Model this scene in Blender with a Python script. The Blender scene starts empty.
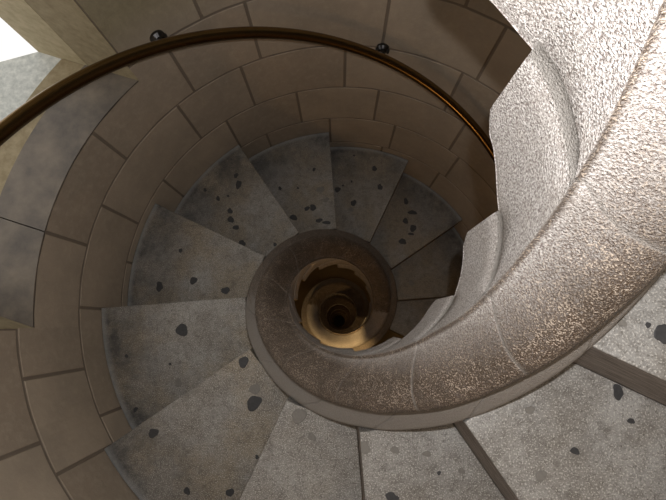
import bpy, bmesh, math, random
from math import sin, cos, radians as RAD, pi
from mathutils import Vector, Matrix

random.seed(7)
scene = bpy.context.scene
COL = scene.collection

# ------------------------------------------------------------------ measures (metres)
RISE = 0.2                       # riser height
STEP = RAD(30)                   # twelve steps to a turn
A0 = RAD(-25.57)                 # angle of the nosing whose tread is at z = 0
RWALL = 0.8958                   # inner radius of the round wall
RWELL = 0.197                    # radius of the open well
RNEW = 0.360                     # outer radius of the newel
CAM = Vector((-0.0176, -0.1285, 0.6190))
TILT_X, TILT_Y, FPX = 0.1684, 0.0129, 439.87

def ang(n): return A0 - n * STEP
def pol(r, a, z): return Vector((r * cos(a), r * sin(a), z))
def lerp(a, b, t): return a + (b - a) * t
def table(pts, x):
    if x <= pts[0][0]: return pts[0][1]
    for (x0, y0), (x1, y1) in zip(pts, pts[1:]):
        if x <= x1:
            t = (x - x0) / (x1 - x0); t = t * t * (3 - 2 * t)
            return lerp(y0, y1, t)
    return pts[-1][1]

# ------------------------------------------------------------------ object helpers
def link(name, me_or_none, parent=None):
    o = bpy.data.objects.new(name, me_or_none)
    COL.objects.link(o)
    if parent: o.parent = parent
    return o
def from_bm(name, bm, mats, parent=None, smooth=False):
    me = bpy.data.meshes.new(name)
    bm.to_mesh(me); bm.free()
    for m in (mats if isinstance(mats, (list, tuple)) else [mats]): me.materials.append(m)
    if smooth:
        for p in me.polygons: p.use_smooth = True
    return link(name, me, parent)
def tag(o, label=None, cat=None, group=None, kind=None):
    if label: o['label'] = label
    if cat: o['category'] = cat
    if group: o['group'] = group
    if kind: o['kind'] = kind
    return o

# ------------------------------------------------------------------ material helpers
def new_mat(name):
    m = bpy.data.materials.new(name); m.use_nodes = True
    nt = m.node_tree; nt.nodes.clear()
    out = nt.nodes.new('ShaderNodeOutputMaterial')
    b = nt.nodes.new('ShaderNodeBsdfPrincipled')
    nt.links.new(b.outputs[0], out.inputs[0])
    return m, nt, b
class N:
    def __init__(s, nt): s.nt = nt
    def node(s, t, **kw):
        n = s.nt.nodes.new(t)
        for k, v in kw.items(): setattr(n, k, v)
        return n
    def put(s, sock, v):
        if hasattr(v, 'is_linked') or isinstance(v, bpy.types.NodeSocket): s.nt.links.new(v, sock)
        else: sock.default_value = v
    def pos(s): return s.node('ShaderNodeNewGeometry').outputs['Position']
    def noise(s, scale, detail=3, rough=.55, vec=None, w=None):
        n = s.node('ShaderNodeTexNoise'); n.inputs['Scale'].default_value = scale
        n.inputs['Detail'].default_value = detail; n.inputs['Roughness'].default_value = rough
        s.put(n.inputs['Vector'], vec if vec is not None else s.pos()); return n.outputs['Fac']
    def ramp(s, fac, stops):
        r = s.node('ShaderNodeValToRGB'); s.put(r.inputs[0], fac)
        while len(r.color_ramp.elements) < len(stops): r.color_ramp.elements.new(.5)
        for e, (p, c) in zip(r.color_ramp.elements, stops):
            e.position = p; e.color = (c, c, c, 1) if not isinstance(c, tuple) else (*c, 1)
        return r.outputs[0]
    def math(s, op, a, b=None, clamp=False):
        n = s.node('ShaderNodeMath', operation=op, use_clamp=clamp); s.put(n.inputs[0], a)
        if b is not None: s.put(n.inputs[1], b)
        return n.outputs[0]
    def mix(s, fac, a, b, blend='MIX'):
        n = s.node('ShaderNodeMix', data_type='RGBA', blend_type=blend)
        s.put(n.inputs[0], fac)
        for sock, v in ((n.inputs[6], a), (n.inputs[7], b)):
            if isinstance(v, tuple): sock.default_value = (*v, 1)
            else: s.put(sock, v)
        return n.outputs[2]
    def attr(s, name):
        a = s.node('ShaderNodeAttribute', attribute_name=name)
        sp = s.node('ShaderNodeSeparateColor'); s.nt.links.new(a.outputs['Color'], sp.inputs[0])
        return sp.outputs
    def bump(s, height, strength, dist, normal=None):
        b = s.node('ShaderNodeBump'); b.inputs['Strength'].default_value = strength
        b.inputs['Distance'].default_value = dist; s.put(b.inputs['Height'], height)
        if normal is not None: s.put(b.inputs['Normal'], normal)
        return b.outputs[0]
    def radius(s):
        v = s.node('ShaderNodeVectorMath', operation='MULTIPLY'); s.put(v.inputs[0], s.pos()); v.inputs[1].default_value = (1, 1, 0)
        l = s.node('ShaderNodeVectorMath', operation='LENGTH'); s.put(l.inputs[0], v.outputs[0])
        return l.outputs['Value']

# newel: pale granular inner face, brown hand-worn roll, grey ledge, mortar in the joints
def mat_newel():
    m, nt, b = new_mat('granular_newel_stone'); k = N(nt)
    c = k.attr('zone')                     # R: brown roll, G: grey ledge, B: mortar
    grain = k.noise(430, 2, .6); fine = k.noise(400, 3, .7); big = k.noise(14, 4, .6); mid = k.noise(75, 4, .7)
    fleck = k.ramp(k.math('ADD', k.math('MULTIPLY', grain, .75), k.math('MULTIPLY', mid, .25)), [(.52, 0.), (.59, 1.)])
    pale = k.mix(k.ramp(fine, [(.40, 0.), (.60, 1.)]), (.27, .23, .215), (.86, .83, .81))
    pale = k.mix(k.ramp(big, [(.38, 0.), (.7, .3)]), pale, (.46, .40, .35))
    brown = k.mix(fleck, (.074, .042, .020), (.60, .50, .41))
    brown = k.mix(k.ramp(big, [(.42, 0.), (.62, .45)]), brown, (.040, .026, .015))
    ledge = k.mix(grain, (.22, .195, .17), (.44, .40, .365))
    w1 = k.math('MULTIPLY', k.math('SUBTRACT', grain, .5), 1.1); w2 = k.math('MULTIPLY', k.math('SUBTRACT', mid, .5), .7)
    t = k.math('ADD', k.math('ADD', c[0], k.math('MULTIPLY', w1, k.math('MULTIPLY', c[0], 1.6, clamp=True))), k.math('MULTIPLY', w2, c[0]), clamp=True)
    col = k.mix(t, pale, brown)
    col = k.mix(c[1], col, ledge)
    col = k.mix(k.math('MULTIPLY', c[2], .85), col, k.mix(mid, (.20, .18, .165), (.42, .40, .375)))
    nt.links.new(col, b.inputs['Base Color'])
    b.inputs['Roughness'].default_value = .40
    h = k.math('ADD', grain, k.math('MULTIPLY', fine, .6))
    nt.links.new(k.bump(big, .35, .01, k.bump(h, 1.0, .0042)), b.inputs['Normal'])
    return m

# treads: speckled grey stone, dark grime toward the wall and over the worn middle
def mat_tread():
    m, nt, b = new_mat('speckled_tread_stone'); k = N(nt)
    r = k.radius()
    sp = k.noise(330, 1, .5); sp2 = k.noise(150, 4, .8); mid = k.noise(7, 5, .62); mid2 = k.noise(26, 5, .7)
    z = k.node('ShaderNodeSeparateXYZ'); k.put(z.inputs[0], k.pos())
    low = k.math('MULTIPLY', k.math('ADD', z.outputs[2], .5), -3, clamp=True)          # lower treads are browner and more worn
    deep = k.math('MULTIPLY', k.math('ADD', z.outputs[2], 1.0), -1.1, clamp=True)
    col = k.mix(k.ramp(mid, [(.38, 0.), (.62, 1.)]), (.25, .235, .215), (.37, .365, .355))
    worn = k.math('MULTIPLY', low, k.ramp(k.noise(4.5, 4, .6), [(.42, .1), (.58, .9)]))
    col = k.mix(worn, col, (.30, .25, .18))
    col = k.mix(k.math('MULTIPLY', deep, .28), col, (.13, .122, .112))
    dirt = k.ramp(k.noise(38, 6, .85), [(.47, 0.), (.62, .75)])
    col = k.mix(dirt, col, k.mix(.42, (.06, .05, .04), col))
    col = k.mix(k.ramp(sp2, [(.54, 0.), (.62, .65)]), col, (.085, .075, .062))
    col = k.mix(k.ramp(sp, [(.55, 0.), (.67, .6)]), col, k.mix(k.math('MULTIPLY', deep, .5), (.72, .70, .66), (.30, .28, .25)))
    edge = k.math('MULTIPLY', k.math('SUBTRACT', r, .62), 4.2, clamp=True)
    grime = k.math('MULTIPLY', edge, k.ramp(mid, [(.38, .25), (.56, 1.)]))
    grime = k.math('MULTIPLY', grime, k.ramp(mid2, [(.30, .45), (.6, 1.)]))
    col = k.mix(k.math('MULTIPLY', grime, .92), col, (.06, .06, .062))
    patch = k.ramp(k.noise(11, 6, .75), [(.54, 0.), (.70, .5)])
    col = k.mix(patch, col, (.105, .095, .082))
    rim = k.math('MULTIPLY', k.math('SUBTRACT', r, .868), 60, clamp=True)
    col = k.mix(k.math('MULTIPLY', rim, .45), col, (.34, .36, .37))
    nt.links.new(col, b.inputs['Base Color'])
    b.inputs['Roughness'].default_value = .62
    nt.links.new(k.bump(k.noise(9, 5, .6), .35, .02, k.bump(k.math('ADD', sp, sp2), .5, .0016)), b.inputs['Normal'])
    return m
def mat_gum():
    m, nt, b = new_mat('trodden_dark_gum'); k = N(nt)
    nt.links.new(k.mix(k.noise(150, 3), (.022, .023, .026), (.07, .07, .074)), b.inputs['Base Color'])
    b.inputs['Roughness'].default_value = .6
    return m
def mat_gum_faint():
    m, nt, b = new_mat('faded_stain'); k = N(nt)
    nt.links.new(k.mix(k.noise(200, 3), (.15, .142, .13), (.25, .235, .215)), b.inputs['Base Color'])
    b.inputs['Roughness'].default_value = .65
    return m
def mat_riser():
    m, nt, b = new_mat('tooled_riser_stone'); k = N(nt)
    mp = k.node('ShaderNodeMapping'); k.put(mp.inputs['Vector'], k.pos()); mp.inputs['Scale'].default_value = (1, 1, 9)
    str_ = k.noise(22, 5, .7, mp.outputs[0])
    nt.links.new(k.mix(k.ramp(str_, [(.35, 0.), (.7, 1.)]), (.11, .095, .085), (.42, .375, .345)), b.inputs['Base Color'])
    b.inputs['Roughness'].default_value = .8
    nt.links.new(k.bump(str_, .6, .006), b.inputs['Normal'])
    return m

def mat_wall():
    m, nt, b = new_mat('sandstone_block_masonry'); k = N(nt)
    c = k.attr('zone')                    # R: tint of the block, B: mortar
    n1 = k.noise(5, 5, .65); n2 = k.noise(40, 4, .7); n3 = k.noise(300, 2, .6)
    col = k.mix(c[0], (.35, .284, .22), (.46, .382, .30))
    col = k.mix(k.ramp(n1, [(.36, 0.), (.66, .6)]), col, (.285, .245, .195))
    col = k.mix(k.ramp(n2, [(.45, 0.), (.75, .35)]), col, (.58, .48, .37))
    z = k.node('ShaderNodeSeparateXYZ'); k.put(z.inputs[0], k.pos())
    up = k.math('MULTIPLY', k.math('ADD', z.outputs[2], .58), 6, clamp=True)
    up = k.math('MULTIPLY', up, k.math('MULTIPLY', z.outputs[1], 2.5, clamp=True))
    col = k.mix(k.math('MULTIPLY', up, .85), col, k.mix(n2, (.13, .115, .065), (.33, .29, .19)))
    col = k.mix(k.ramp(c[2], [(.2, 0.), (.9, .85)]), col, (.16, .128, .10))
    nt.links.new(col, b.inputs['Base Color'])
    b.inputs['Roughness'].default_value = .8
    nt.links.new(k.bump(n2, .25, .008, k.bump(n3, .3, .0015)), b.inputs['Normal'])
    return m
def mat_plain(name, c0, c1, scale=60, rough=.75, bump=.3):
    m, nt, b = new_mat(name); k = N(nt)
    n = k.noise(scale, 5, .65)
    nt.links.new(k.mix(k.ramp(n, [(.35, 0.), (.68, 1.)]), c0, c1), b.inputs['Base Color'])
    b.inputs['Roughness'].default_value = rough
    nt.links.new(k.bump(n, bump, .004), b.inputs['Normal'])
    return m
def mat_metal(name, c, rough):
    m, nt, b = new_mat(name); k = N(nt)
    nt.links.new(k.mix(k.noise(35, 4), c, tuple(x * .72 for x in c)), b.inputs['Base Color'])
    b.inputs['Metallic'].default_value = 1; b.inputs['Roughness'].default_value = rough
    return m

M_NEWEL, M_TREAD, M_GUM, M_FAINT, M_RISER, M_WALL = mat_newel(), mat_tread(), mat_gum(), mat_gum_faint(), mat_riser(), mat_wall()
M_SLATE = mat_plain('grey_slate_sill', (.088, .073, .06), (.19, .155, .118), 9, .5)
M_JAMB = mat_plain('tan_jamb_stone', (.23, .18, .10), (.33, .27, .165), 40)
M_JAMB2 = mat_plain('pale_tan_jamb_stone', (.36, .30, .18), (.50, .42, .27), 40)
M_LEDGE = mat_plain('pale_weathered_ledge', (.42, .44, .42), (.66, .67, .63), 55)
M_BRONZE = mat_metal('brown_bronze', (.27, .18, .085), .22)
M_DARK = mat_metal('dark_steel', (.12, .12, .125), .3)

# ------------------------------------------------------------------ stone steps
def V(u, v, z):
    """point of the tread plane z seen along a measured sight line"""
    ca, sa, cb, sb = cos(TILT_X), sin(TILT_X), cos(TILT_Y), sin(TILT_Y)
    M = Matrix(((1, 0, 0), (0, ca, -sa), (0, sa, ca))) @ Matrix(((cb, 0, sb), (0, 1, 0), (-sb, 0, cb)))
    d = M @ Vector(((u - 333) / FPX, -(v - 250) / FPX, -1))
    return CAM + d * ((z - CAM.z) / d.z)
SPOTS = [  # step, sight line, half sizes (in thousandths of the viewing distance), faint?
 (5,182,330,6,7,0),(5,126.5,356,2,2,0),(5,170,364,1.5,1.5,0),(5,178.5,382.5,3.5,4.5,1),(5,135.5,409.5,2.5,2.5,0),
 (4,243.5,362,5,6,0),(4,254,403,8,7,0),(4,153.5,433,6,4,0),(4,257,457,2,2,0),(4,230,492.5,4,4,0),(4,187,491,3,4,0),
 (4,255,389,5,6,1),(3,299,416,8,7,1),(3,312,437,4,4,1),
 (2,392,497,7,4,0),(2,439,473,2,2,0),(2,395,450,4,4,1),(2,365,448,5,6,1),(2,462,471,3,3,1),(2,427,454,4,3,1),
 (1,618,392,6,7,0),(1,631,421,3.5,3,0),(1,575,451,4,4,0),(1,541,476,6,5,1),(1,530,410,5,4,1),
 (0,662.5,334,8,11,0),(0,648,325,3,3,0),(0,622,323,5,4,1),
 (6,193.5,280.5,4.5,3.5,0),(6,225.5,290.5,4.5,3.8,0),(6,159.5,286.5,4,5,0),(6,180.5,250.5,2,2.5,0),
 (7,238.5,184.5,3.5,4.5,0),(7,236,175.5,2.5,3,0),(7,218,198.5,2,3,0),(7,230,211,3,3,0),(7,230.7,219.6,3.5,3.7,0),(7,236,227.5,3.4,2.8,0),(7,242,243.5,4,3.5,0),(7,205,190,2,2,0),(7,275,244.5,2,2,0),(7,228,196,1.5,1.5,0),
 (8,293.5,217.5,3.6,3.6,0),(8,313,207.6,4,3.2,0),(8,307,208.5,3,2.5,0),(8,320.5,189.6,4,3.8,1),(8,319,220.5,3.5,2.5,0),(8,326.5,222.6,4,2.2,0),(8,280,188.4,2,2,0),(8,314,169.5,2,2,0),(8,326,200,3,3,1),(8,298,188,1.3,1.3,0),
 (9,374.5,168.6,2.8,3,0),(9,380,187,3,3.2,0),(9,337.6,189.6,3.4,2.8,0),(9,353.5,203,3,3.6,0),(9,351,209.4,2.8,2.6,1),(9,343,185.5,1.2,1.2,0),(9,351.5,181.5,1.2,1.2,0),(9,354,155.5,1.2,1.2,0),
 (10,406,201.5,2.8,3.3,0),(10,412.4,212.6,5,2.5,0),(10,405.5,221,2.7,3.6,0),(10,413,228.3,4,3.4,0),(10,411,234,3,1.6,0),(10,402.5,241.5,4,3.4,0),
 (11,411.5,283,3,2.6,1),
]
def blob(bm, c, ex, ey, rad_dir, mat, z):
    rnd = random.Random(int(c.x * 9999) ^ int(c.y * 7777))
    ph = rnd.random() * 6.28; k1, k2 = rnd.uniform(.06, .18), rnd.uniform(.02, .07)
    n = 28; ring = []
    for i in range(n):
        t = 2 * pi * i / n
        w = .92 + k1 * sin(2 * t + ph) + .08 * sin(3 * t - ph) + k2 * sin(5 * t + ph * 2)
        ring.append((c.x + ex * w * cos(t), c.y + ey * w * sin(t)))
    lo = [bm.verts.new((x, y, z + .0002)) for x, y in ring]
    hi = [bm.verts.new((lerp(c.x, x, .9), lerp(c.y, y, .9), z + .0014)) for x, y in ring]
    for i in range(n):
        f = bm.faces.new((lo[i], lo[(i + 1) % n], hi[(i + 1) % n], hi[i])); f.material_index = mat
    f = bm.faces.new(hi); f.material_index = mat

def step_bm(n):
    bm = bmesh.new(); z = -n * RISE
    r0, r1 = RNEW + .002, RWALL - .0025
    g = .0005
    a_hi, a_lo = ang(n - 1), ang(n)
    K = 10
    def ring(zz, gg):
        pts = []
        for i in range(K + 1):
            t = i / K
            pts.append((r1, lerp(a_hi - gg / r1, a_lo + gg / r1, t)))
        for i in range(K, -1, -1):
            t = i / K
            pts.append((r0, lerp(a_hi - gg / r0, a_lo + gg / r0, t)))
        return [bm.verts.new(pol(r, a, zz)) for r, a in pts]
    top, bot = ring(z, g), ring(z - RISE - .03, g)
    m = len(top)
    f_top = bm.faces.new(list(reversed(top))); bm.faces.new(bot)
    nose = None
    for i in range(m):
        f = bm.faces.new((top[i], top[(i + 1) % m], bot[(i + 1) % m], bot[i]))
        if i == K: f.material_index = 1; nose = f
    bmesh.ops.recalc_face_normals(bm, faces=bm.faces[:])
    te = [e for e in bm.edges if abs(e.verts[0].co.z - z) < 1e-6 and abs(e.verts[1].co.z - z) < 1e-6]
    bmesh.ops.bevel(bm, geom=te, offset=.0035, segments=2, affect='EDGES', profile=.6)
    for s, u, v, ex, ey, faint in SPOTS:
        if s != n: continue
        c = V(u, v, z); d = CAM.z - z
        blob(bm, c, ex * d / FPX, ey * d / FPX, 0, 3 if faint else 2, z)
    return bm
STEP_LABEL = {
 -2: 'grey stone step high behind the bright newel, topmost of all',
 -1: 'grey stone step behind the bright newel, second from the top',
 0: 'pale step at right photo edge above the wide riser, large gum blot on it',
 1: 'large pale speckled step filling the lower right corner, below the wide dark riser',
 2: 'pale step at the bottom edge, between the slanting riser and the vertical joint',
 3: 'narrow wedge step at bottom centre, left of the vertical joint, almost no gum',
 4: 'brownish worn step at lower left with two big gum blots beside the newel',
 5: 'step at left with one big dark gum blot near its middle',
 6: 'step left of the well with dark grimy wall edge and two round gum spots',
 7: 'step at upper left of the well, a row of gum spots toward the newel',
 8: 'grimy dark step straight above the well with paired gum spots near the newel',
 9: 'step above the well to its right, two lone gum spots near its wall corner',
 10: 'shadowed step at upper right of the well with a cluster of gum spots',
 11: 'dim plain step right of the well, partly hidden behind the bright newel',
 12: 'darkest step right of the well, only a sliver showing beside the newel',
}
for n in range(-2, 13):
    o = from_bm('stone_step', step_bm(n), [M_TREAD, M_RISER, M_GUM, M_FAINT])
    tag(o, STEP_LABEL[n], 'step', 'wedge shaped stone steps winding round the well')

# ------------------------------------------------------------------ newel of interlocking blocks
HC = [(-3, .07), (-1.1, .062), (-.8, .055), (-.4, .042), (0, .038), (.3, .038), (.7, .006), (1.05, -.002), (3, .0), (6, .03), (8, .035)]
DZ = [(-3, .085), (-1, .08), (0, .068), (1, .047), (1.6, .025), (2.2, .0), (3.4, -.005), (4.8, .04), (7, .04)]
def hc(n): return table(HC, n)
def dz(n): return table(DZ, n)
BED = {-1: [(0, .075), (1, .053), (2.2, .033), (3, .02)], 0: [(0, .11), (1, .044), (2.0, .034), (3, .02)], 1: [(0, .067), (1, .055), (2.03, .02), (3, 0)]}
def bed(j, n):                       # height of the lower bed of block j
    u = n + 2.08 - j
    z = -.2 * j + table(BED.get(j, [(0, .075), (1, .05), (2.0, .03), (3, .0)]), u)
    if 0 <= u < .16: z += .03 * (1 - u / .16) ** 2      # rounded lower corner
    return z
def crossing(j):
    nj = -2.08 + j; a, b = nj + .8, nj + 3.2
    for _ in range(40):
        m = (a + b) / 2
        if bed(j, m) < -.2 * m + hc(m): a = m
        else: b = m
    return (a + b) / 2
# profile rows over the roll: (kind, parameter, joint offset in steps)
ROWS = []
ROWS.append(('c', (.197, 0.0), 0, .25, 0)); ROWS.append(('c', (.2, -.003), .01, .85, 0)); ROWS.append(('c', (.203, -.001), .015, .8, 0)); ROWS.append(('c', (.2065, .005), .02, .1, 0))
for i in range(1, 14):
    t = i / 13
    ROWS.append(('r', t, 0.02 + .47 * (1 - (1 - t) ** 2.4) - .04 * t ** 4, .14 + 1.1 * t ** .62, 0))
ROWS += [('b', (.3035, -.012), .43, 1, 0), ('b', (.299, -.028), .44, 1, 0), ('b', (.2985, -.042), .46, .7, .3),
         ('l', (.301, .022), .5, 0, 1), ('l', (.33, .016), .72, 0, 1), ('l', (.350, .010), .88, 0, 1), ('l', (.3565, .003), .94, 0, 1), ('l', (.360, -.012), .95, 0, 1), ('l', (.360, -.30), .95, 0, 1)]
def row_point(row, n):
    kind, q = row[0], row[1]; base = -n * RISE
    hb, hl, h0 = .05 + dz(n), -.04 + dz(n) * .8, hc(n)
    if kind == 'c': return q[0], base + h0 + q[1]
    if kind == 'r':
        t = q; r = .2065 + (.3035 - .2065) * t
        bul = .066 * (1 - (1 - t) ** 1.6) * (1 - t ** 4)
        return r, base + lerp(h0 + .004, hb, t) + bul
    if kind == 'b': return q[0], base + hb + q[1]
    return q[0], base + hl + q[1]
def block_bm(j, K):
    bm = bmesh.new(); lay = bm.verts.layers.float_color.new('zone')
    nj = -2.08 + j; nx, nxp = crossing(j), crossing(j - 1)
    def vert(r, n, z, c):
        v = bm.verts.new(pol(r, ang(n), z)); v[lay] = (*c, 1); return v
    def grid(rows):
        for ra, rb in zip(rows, rows[1:]):
            for i in range(len(ra) - 1):
                try: bm.faces.new((ra[i], ra[i + 1], rb[i + 1], rb[i]))
                except ValueError: pass
    # roll and ledge
    us = [0, .02, .05] + [lerp(.05, .95, i / K) for i in range(1, K)] + [.95, .98, 1]
    rows = []
    for row in ROWS:
        line = []
        for u in us:
            n = lerp(nxp + row[2], nx + row[2], u)
            r, z = row_point(row, n)
            mort = (.8 if n < 1.8 else .3) if u in (0, 1) else 0.
            if u in (0, 1): r -= .0016 if row[0] == 'l' else 0; z -= .0032
            br = row[3]
            if row[0] in 'rc': br = min(1, br + .75 * max(0, min(1, (n - .3) / 3.5)))
            if row[0] == 'r' and 11.5 < n < 17.5: br *= .35  # roll colour paled in the lamplit turn, part of the glow painted in
            if row[0] == 'r' and n < -.2: br *= max(.45, 1 + .5 * (n + .2))
            line.append(vert(r, n, z, (br if row[0] != 'l' else (1 if n > 3.5 else 0), row[4] * (.4 if n > 5 else 1), mort)))
        rows.append(line)
    grid(rows)
    # inner face between the bed of this block and the bed above / the crease
    ns = sorted(set([nj, nj + .03, nj + .06] + [lerp(nj + .06, nx, i / (2 * K + 4)) for i in range(2 * K + 5)] + [nxp]))
    cols = []
    for n in ns:
        lo = bed(j, n); cr = -n * RISE + hc(n)
        hi = min(bed(j - 1, n), cr) if n < nxp else cr
        joint = n < nxp + 1e-6
        hi = max(hi, lo + 1e-4); d = hi - lo; e = min(.014, d * .3)
        rr = RWELL
        
        supported = n > nj + 1
        pts = [(rr + .0025, lo, 1 if supported else 0), (rr + (.0025 if supported else 0), lo + e * .7, 1 if supported else 0), (rr, lo + e, 0), (rr, lerp(lo, hi, .35), 0), (rr, lerp(lo, hi, .7), 0), (rr, hi - e, 0), (rr + (.0025 if joint else 0), hi - e * .7, 1 if joint else 0), (rr + (.0025 if joint else 0), hi, 1 if joint else 0)]
        if not joint: pts[-1] = (rr, hi, 0)
        cols.append([vert(r, n, z, (.0, 0, mm)) for r, z, mm in pts])
    grid(cols)
    # soffit and upright end face
    s0, s1 = [], []
    for i in range(7):
        n = lerp(nj, nj + 1.0, i / 6)
        s0.append(vert(RWELL + .001, n, bed(j, n), (0, 0, 0))); s1.append(vert(RNEW, n, bed(j, n) - .02, (0, 0, 0)))
    grid([s0, s1])
    e0 = [vert(RWELL + .001, nj, bed(j, nj), (0, 0, 0)), vert(RNEW, nj, bed(j, nj) - .02, (0, 0, 0))]
    e1 = [vert(RWELL + .001, nj, bed(j - 1, nj), (0, 0, 0)), vert(RNEW, nj, bed(j - 1, nj) - .02, (0, 0, 0))]
    grid([e0, e1])
    bmesh.ops.remove_doubles(bm, verts=bm.verts[:], dist=1e-5)
    bmesh.ops.recalc_face_normals(bm, faces=bm.faces[:])
    return bm
newel = link('spiral_newel', None); newel.location = (0, 0, 0)
tag(newel, 'rough pale stone newel with rounded brown handrail, coiling down around the open well', 'newel')
JTOP, JBOT = -4, 92
for j in range(JTOP, JBOT + 1):
    from_bm('newel_block', block_bm(j, 10 if j < 14 else 5), M_NEWEL, newel, smooth=True)

# ------------------------------------------------------------------ round masonry wall with window recess
WAX = RAD(162.4); WHALF = RAD(26.55)
WA0, WA1 = WAX - WHALF, WAX + WHALF
ZSILL, ZTOP = -.645, .593
CH = .292; ZB = -.575
KNOWN = {  # course index k: bottom z = ZB - CH*(k) ... joints in degrees
 0: [149.65, 127.4, 109.9, 171.0, 197.7, 214.5, 80.8, 57.15, 33, 8, -18, -42, -66, -90, -118],
 1: [132.6, 115.1, 89.5, 60.8, 161.5, 184.6, 208, 233, 40, 18, -6, -30, -55, -80, -104],
 2: [103, 79.8, 124.2, 53.9, 148, 172, 196, 220, 30, 6, -18, -42, -66, -90, -116],
 3: [94, 72.7, 115, 138, 160, 184, 208, 232, 50, 24, 0, -24, -48, -76, -102],
 -1: [118.7, 208.65, 92, 66, 40, 16, 234, -8, -32, -56, -80, -104],
}
def wall_bm():
    bm = bmesh.new(); lay = bm.verts.layers.float_color.new('zone')
    rnd = random.Random(3)
    def patch(a0, a1, z0, z1, tint, edges=(1, 1, 1, 1)):
        g = .0068; q = .0038; ga = g / RWALL; qa = q / RWALL
        seg = max(2, int((a1 - a0) / RAD(2)))
        aa = [a0, a0 + qa, a0 + ga] + [lerp(a0 + ga, a1 - ga, i / seg) for i in range(1, seg)] + [a1 - ga, a1 - qa, a1]
        zz = [z0, z0 + q, z0 + g, (z0 + z1) / 2, z1 - g, z1 - q, z1]
        grid = []
        for iz, z in enumerate(zz):
            line = []
            for ia, a in enumerate(aa):
                mo = (iz < 2 and edges[0]) or (iz > len(zz) - 3 and edges[1]) or (ia < 2 and edges[2]) or (ia > len(aa) - 3 and edges[3])
                jit = 0 if mo else .0009 * sin(a * 37 + z * 29) 
                v = bm.verts.new(pol(RWALL + (.0022 if mo else 0) + jit, a, z)); v[lay] = (tint, 0, 1. if mo else 0., 1)
                line.append(v)
            grid.append(line)
        for r0, r1 in zip(grid, grid[1:]):
            for i in range(len(r0) - 1): bm.faces.new((r0[i], r1[i], r1[i + 1], r0[i + 1]))
    for k in range(-7, 18):
        z1 = ZB - CH * k; z0 = z1 - CH
        js = sorted(d % 360 for d in (KNOWN[k] if k in KNOWN else [((k * 37) % 24) + i * 24 + rnd.uniform(-3, 3) for i in range(15)]))
        inwin = z1 > ZSILL + .01 and z1 < ZTOP + .01
        w0, w1 = math.degrees(WA0), math.degrees(WA1)
        if inwin and k != 0: js = [d for d in js if not w0 - 4 < d < w1 + 4] + [w0, w1]
        if k == 0: js = js + [w0, w1]
        js.sort()
        for d0, d1 in zip(js, js[1:] + [js[0] + 360]):
            mid = (d0 + d1) / 2
            w = w0 < mid < w1
            tint = rnd.random()
            if w and inwin and k != 0: continue
            if k == 0:
                e = (1, 1, d0 not in (w0, w1), d1 not in (w0, w1))
                patch(RAD(d0), RAD(d1), z0, ZSILL if w else z1, tint, (e[0], 0 if w else 1, e[2], e[3]))
            else: patch(RAD(d0), RAD(d1), z0, z1, tint)
    # plain shaft below and the thickness of the wall behind
    def tube(r, z0, z1, skip=False):
        n = 90
        lo = [bm.verts.new(pol(r, 2 * pi * i / n, z0)) for i in range(n)]; hi = [bm.verts.new(pol(r, 2 * pi * i / n, z1)) for i in range(n)]
        for v in lo + hi: v[lay] = (.5, 0, 0, 1)
        for i in range(n): bm.faces.new((lo[i], hi[i], hi[(i + 1) % n], lo[(i + 1) % n]))
    tube(RWALL, -20, ZB - CH * 18)
    bmesh.ops.remove_doubles(bm, verts=bm.verts[:], dist=1e-5)
    return bm
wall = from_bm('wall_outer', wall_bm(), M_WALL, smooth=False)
tag(wall, 'round wall of brownish sandstone blocks enclosing the stair', kind='structure')

def slab(name, pts, z0, z1, mat, parent):
    bm = bmesh.new()
    lo = [bm.verts.new((x, y, z0)) for x, y in pts]; hi = [bm.verts.new((x, y, z1)) for x, y in pts]
    n = len(pts)
    bm.faces.new(hi); bm.faces.new(list(reversed(lo)))
    for i in range(n): bm.faces.new((lo[i], lo[(i + 1) % n], hi[(i + 1) % n], hi[i]))
    bmesh.ops.recalc_face_normals(bm, faces=bm.faces[:])
    return from_bm(name, bm, mat, parent)
AX = Vector((cos(WAX), sin(WAX))); TX = Vector((-sin(WAX), cos(WAX)))   # outward and along the wall (counterclockwise)
HW = RWALL * sin(WHALF)
def wp(d, s): v = AX * d + TX * s; return (v.x, v.y)
D0 = RWALL * cos(WHALF)
win = link('window_1', None); tag(win, 'deep window recess with grey slate sill and bright opening', kind='structure')
def arc(r, s0, s1, n=14):
    out = []
    for i in range(n + 1):
        s = lerp(s0, s1, i / n); out.append(wp(math.sqrt(r * r - s * s), s))
    return out
# slate sill: two slabs meeting at the joint at 171 degrees
sj = RWALL * sin(RAD(171.0) - WAX)
for s0, s1 in ((-HW, sj - .0015), (sj + .0015, HW)):
    slab('sill_slab', arc(RWALL + .0045, s0, s1) + arc(1.066, s1, s0), ZSILL - .05, ZSILL, M_SLATE, win)
slab('sill_backing', arc(1.067, -HW, HW) + arc(1.143, HW, -HW), ZSILL - .06, ZSILL - .004, M_JAMB, win)
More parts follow.
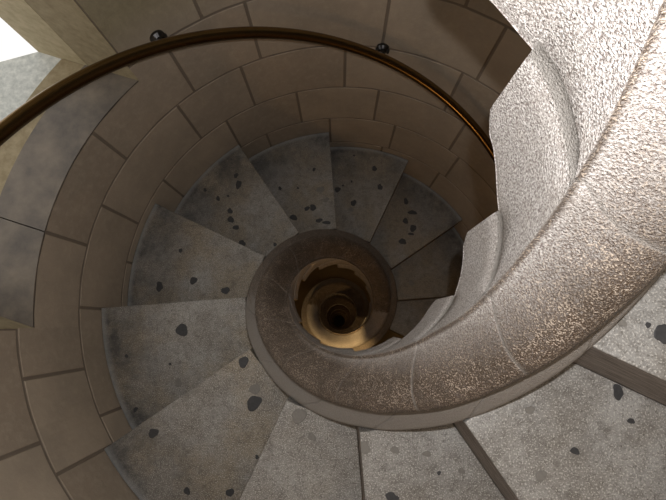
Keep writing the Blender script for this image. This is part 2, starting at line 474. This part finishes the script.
# pale weathered outer ledge running away outside
o1 = [V(37, 50, ZSILL), V(0, 60, ZSILL)]
dirn = (o1[1] - o1[0]).normalized()
far = o1[0] + dirn * 2.2
ledge_pts = arc(1.144, -HW, HW) + [wp(1.25, HW), (far.x - .1, far.y - 1.0), (far.x, far.y), (o1[0].x, o1[0].y)]
slab('outer_ledge', ledge_pts, ZSILL - .3, ZSILL - .008, M_LEDGE, win)
for s in (-1, 1):
    e = s * .30
    slab('jamb_stone', [wp(D0 + .001, s * HW), wp(.978, s * HW), wp(.978, s * HW + e), wp(D0 + .001, s * HW + e * .02)] if False else
         [wp(D0 + .0005, s * (HW + .0005)), wp(.978, s * (HW + .0005)), wp(.978, s * (HW + .25)), wp(.86, s * (HW + .12))], ZSILL - .05, ZTOP, M_JAMB, win)
    slab('outer_jamb_stone', [wp(.9805, s * (HW + .001)), wp(1.156, s * (HW + .001)), wp(1.156, s * (HW + .3)), wp(.9805, s * (HW + .3))], ZSILL - .05, ZTOP, M_JAMB2, win)
slab('lintel', [wp(D0 + .06, -HW - .1), wp(D0 + .06, HW + .1), wp(1.156, HW + .3), wp(1.156, -HW - .3)], ZTOP, ZTOP + .3, M_JAMB, win)

# masonry mass outside the inner wall face, so daylight enters only through the opening
bm = bmesh.new(); n = 120; rings = []
zs = [-20, ZSILL - .05, ZTOP, 1.45]
for z in zs: rings.append([bm.verts.new(pol(1.10, 2 * pi * i / n, z)) for i in range(n)])
for q, (a, b_) in enumerate(zip(rings, rings[1:])):
    for i in range(n):
        mid = 2 * pi * (i + .5) / n
        if q == 1 and WAX - RAD(24) < mid < WAX + RAD(24): continue
        bm.faces.new((a[i], b_[i], b_[(i + 1) % n], a[(i + 1) % n]))
tag(from_bm('wall_outside', bm, M_JAMB), 'outer skin of the round stair tower', kind='structure')
def disc(name, r, z, label):
    bm = bmesh.new(); vs = [bm.verts.new(pol(r, 2 * pi * i / 64, z)) for i in range(64)]; bm.faces.new(vs)
    tag(from_bm(name, bm, M_WALL), label, kind='structure')
disc('added_ceiling', 1.10, 1.45, 'added cap over the stair, keeping sky light out'); disc('floor', 1.10, -20, 'floor at the foot of the stair')  # top disc is an unseen cap, added to keep sky light out

# ------------------------------------------------------------------ bronze handrail on the wall
rail = link('handrail', None); rail.location = (0, 0, 0)
tag(rail, 'slender brown bronze handrail curving along the round wall on dark brackets', 'handrail')
RR, RH = .822, .875
def rail_pt(n, dr=0, dz_=0): return pol(RR + dr, ang(n), -n * RISE + RH + dz_)
bm = bmesh.new(); rings = []
sec = []
for i in range(16):
    t = 2 * pi * i / 16; sec.append((.0165 * cos(t), .0215 * sin(t)))
for i in range(0, 221):
    n = lerp(4.2, 13.5, i / 220)
    rings.append([bm.verts.new(rail_pt(n, a, b)) for a, b in sec])
for a, b_ in zip(rings, rings[1:]):
    for i in range(16): bm.faces.new((a[i], a[(i + 1) % 16], b_[(i + 1) % 16], b_[i]))
bm.faces.new(rings[0]); bm.faces.new(list(reversed(rings[-1])))
bmesh.ops.recalc_face_normals(bm, faces=bm.faces[:])
from_bm('rail', bm, M_BRONZE, rail, smooth=True)
def cyl(bm, p, q, r0, r1, seg=14):
    d = (q - p).normalized(); x = d.orthogonal().normalized(); y = d.cross(x)
    A = [bm.verts.new(p + (x * cos(2 * pi * i / seg) + y * sin(2 * pi * i / seg)) * r0) for i in range(seg)]
    B = [bm.verts.new(q + (x * cos(2 * pi * i / seg) + y * sin(2 * pi * i / seg)) * r1) for i in range(seg)]
    for i in range(seg): bm.faces.new((A[i], A[(i + 1) % seg], B[(i + 1) % seg], B[i]))
    bm.faces.new(list(reversed(A))); bm.faces.new(B)
for k in range(-1, 5):
    n = 6.88 + 1.58 * k
    bm = bmesh.new()
    p0, p1 = pol(RWALL - .001, ang(n), -n * RISE + RH - .043), rail_pt(n, .008, -.012)
    cyl(bm, p0 + (p1 - p0) * .1, p1, .008, .008)
    bmesh.ops.recalc_face_normals(bm, faces=bm.faces[:])
    br = from_bm('bracket', bm, M_DARK, rail, smooth=True)
    bm = bmesh.new()
    inward = -pol(1, ang(n), 0)
    cyl(bm, p0, p0 + inward * .008, .024, .024, 20); cyl(bm, p0 + inward * .008, p0 + inward * .018, .024, .015, 20)
    side = Vector((-inward.y, inward.x, 0))
    for s in (-1, 1): cyl(bm, p0 + side * s * .021 + inward * .008, p0 + side * s * .021 + inward * .022, .006, .004, 8)
    bmesh.ops.recalc_face_normals(bm, faces=bm.faces[:])
    from_bm('wall_rosette', bm, M_DARK, br)

# ------------------------------------------------------------------ light
def lamp(name, kind, loc, energy, color, size=.01):
    l = bpy.data.lights.new(name, kind); l.energy = energy; l.color = color
    if kind == 'POINT': l.shadow_soft_size = size
    o = bpy.data.objects.new(name, l); COL.objects.link(o); o.location = loc; return o
ca, sa, cb, sb = cos(TILT_X), sin(TILT_X), cos(TILT_Y), sin(TILT_Y)
ROT = Matrix(((1, 0, 0), (0, ca, -sa), (0, sa, ca))) @ Matrix(((cb, 0, sb), (0, 1, 0), (-sb, 0, cb)))
FL = CAM + ROT @ Vector((.035, .055, .0))
lamp('flash', 'POINT', FL, 21, (1, .975, .95), .006)
for z, e in ((-1.25, 2.2), (-3.65, .1), (-6.05, .9), (-8.45, .9), (-11, .9), (-14, .9)):
    lamp('warm_lamp', 'POINT', pol(.78, RAD(-88), z), e, (1, .58, .2), .04)
so = lamp('warm_spot', 'SPOT', pol(.80, RAD(-125), -1.85), 55, (1, .66, .28))
so.data.spot_size = RAD(50); so.data.spot_blend = .6; so.data.shadow_soft_size = .03
so.rotation_euler = (pol(.25, RAD(-108), -2.85) - so.location).to_track_quat('-Z', 'Y').to_euler()
w = bpy.data.worlds.new('daylight'); scene.world = w; w.use_nodes = True
bg = w.node_tree.nodes['Background']; bg.inputs[0].default_value = (1, .985, .96, 1); bg.inputs[1].default_value = 1.05

# ------------------------------------------------------------------ camera
cd = bpy.data.cameras.new('camera'); cam = bpy.data.objects.new('camera', cd); COL.objects.link(cam)
cam.matrix_world = Matrix.Translation(CAM) @ ROT.to_4x4()
cd.sensor_fit = 'HORIZONTAL'; cd.sensor_width = 36; cd.lens = 36 * FPX / 666; cd.clip_start = .005; cd.clip_end = 100
scene.camera = cam
scene.view_settings.view_transform = 'Standard'
scene.view_settings.look = 'None'
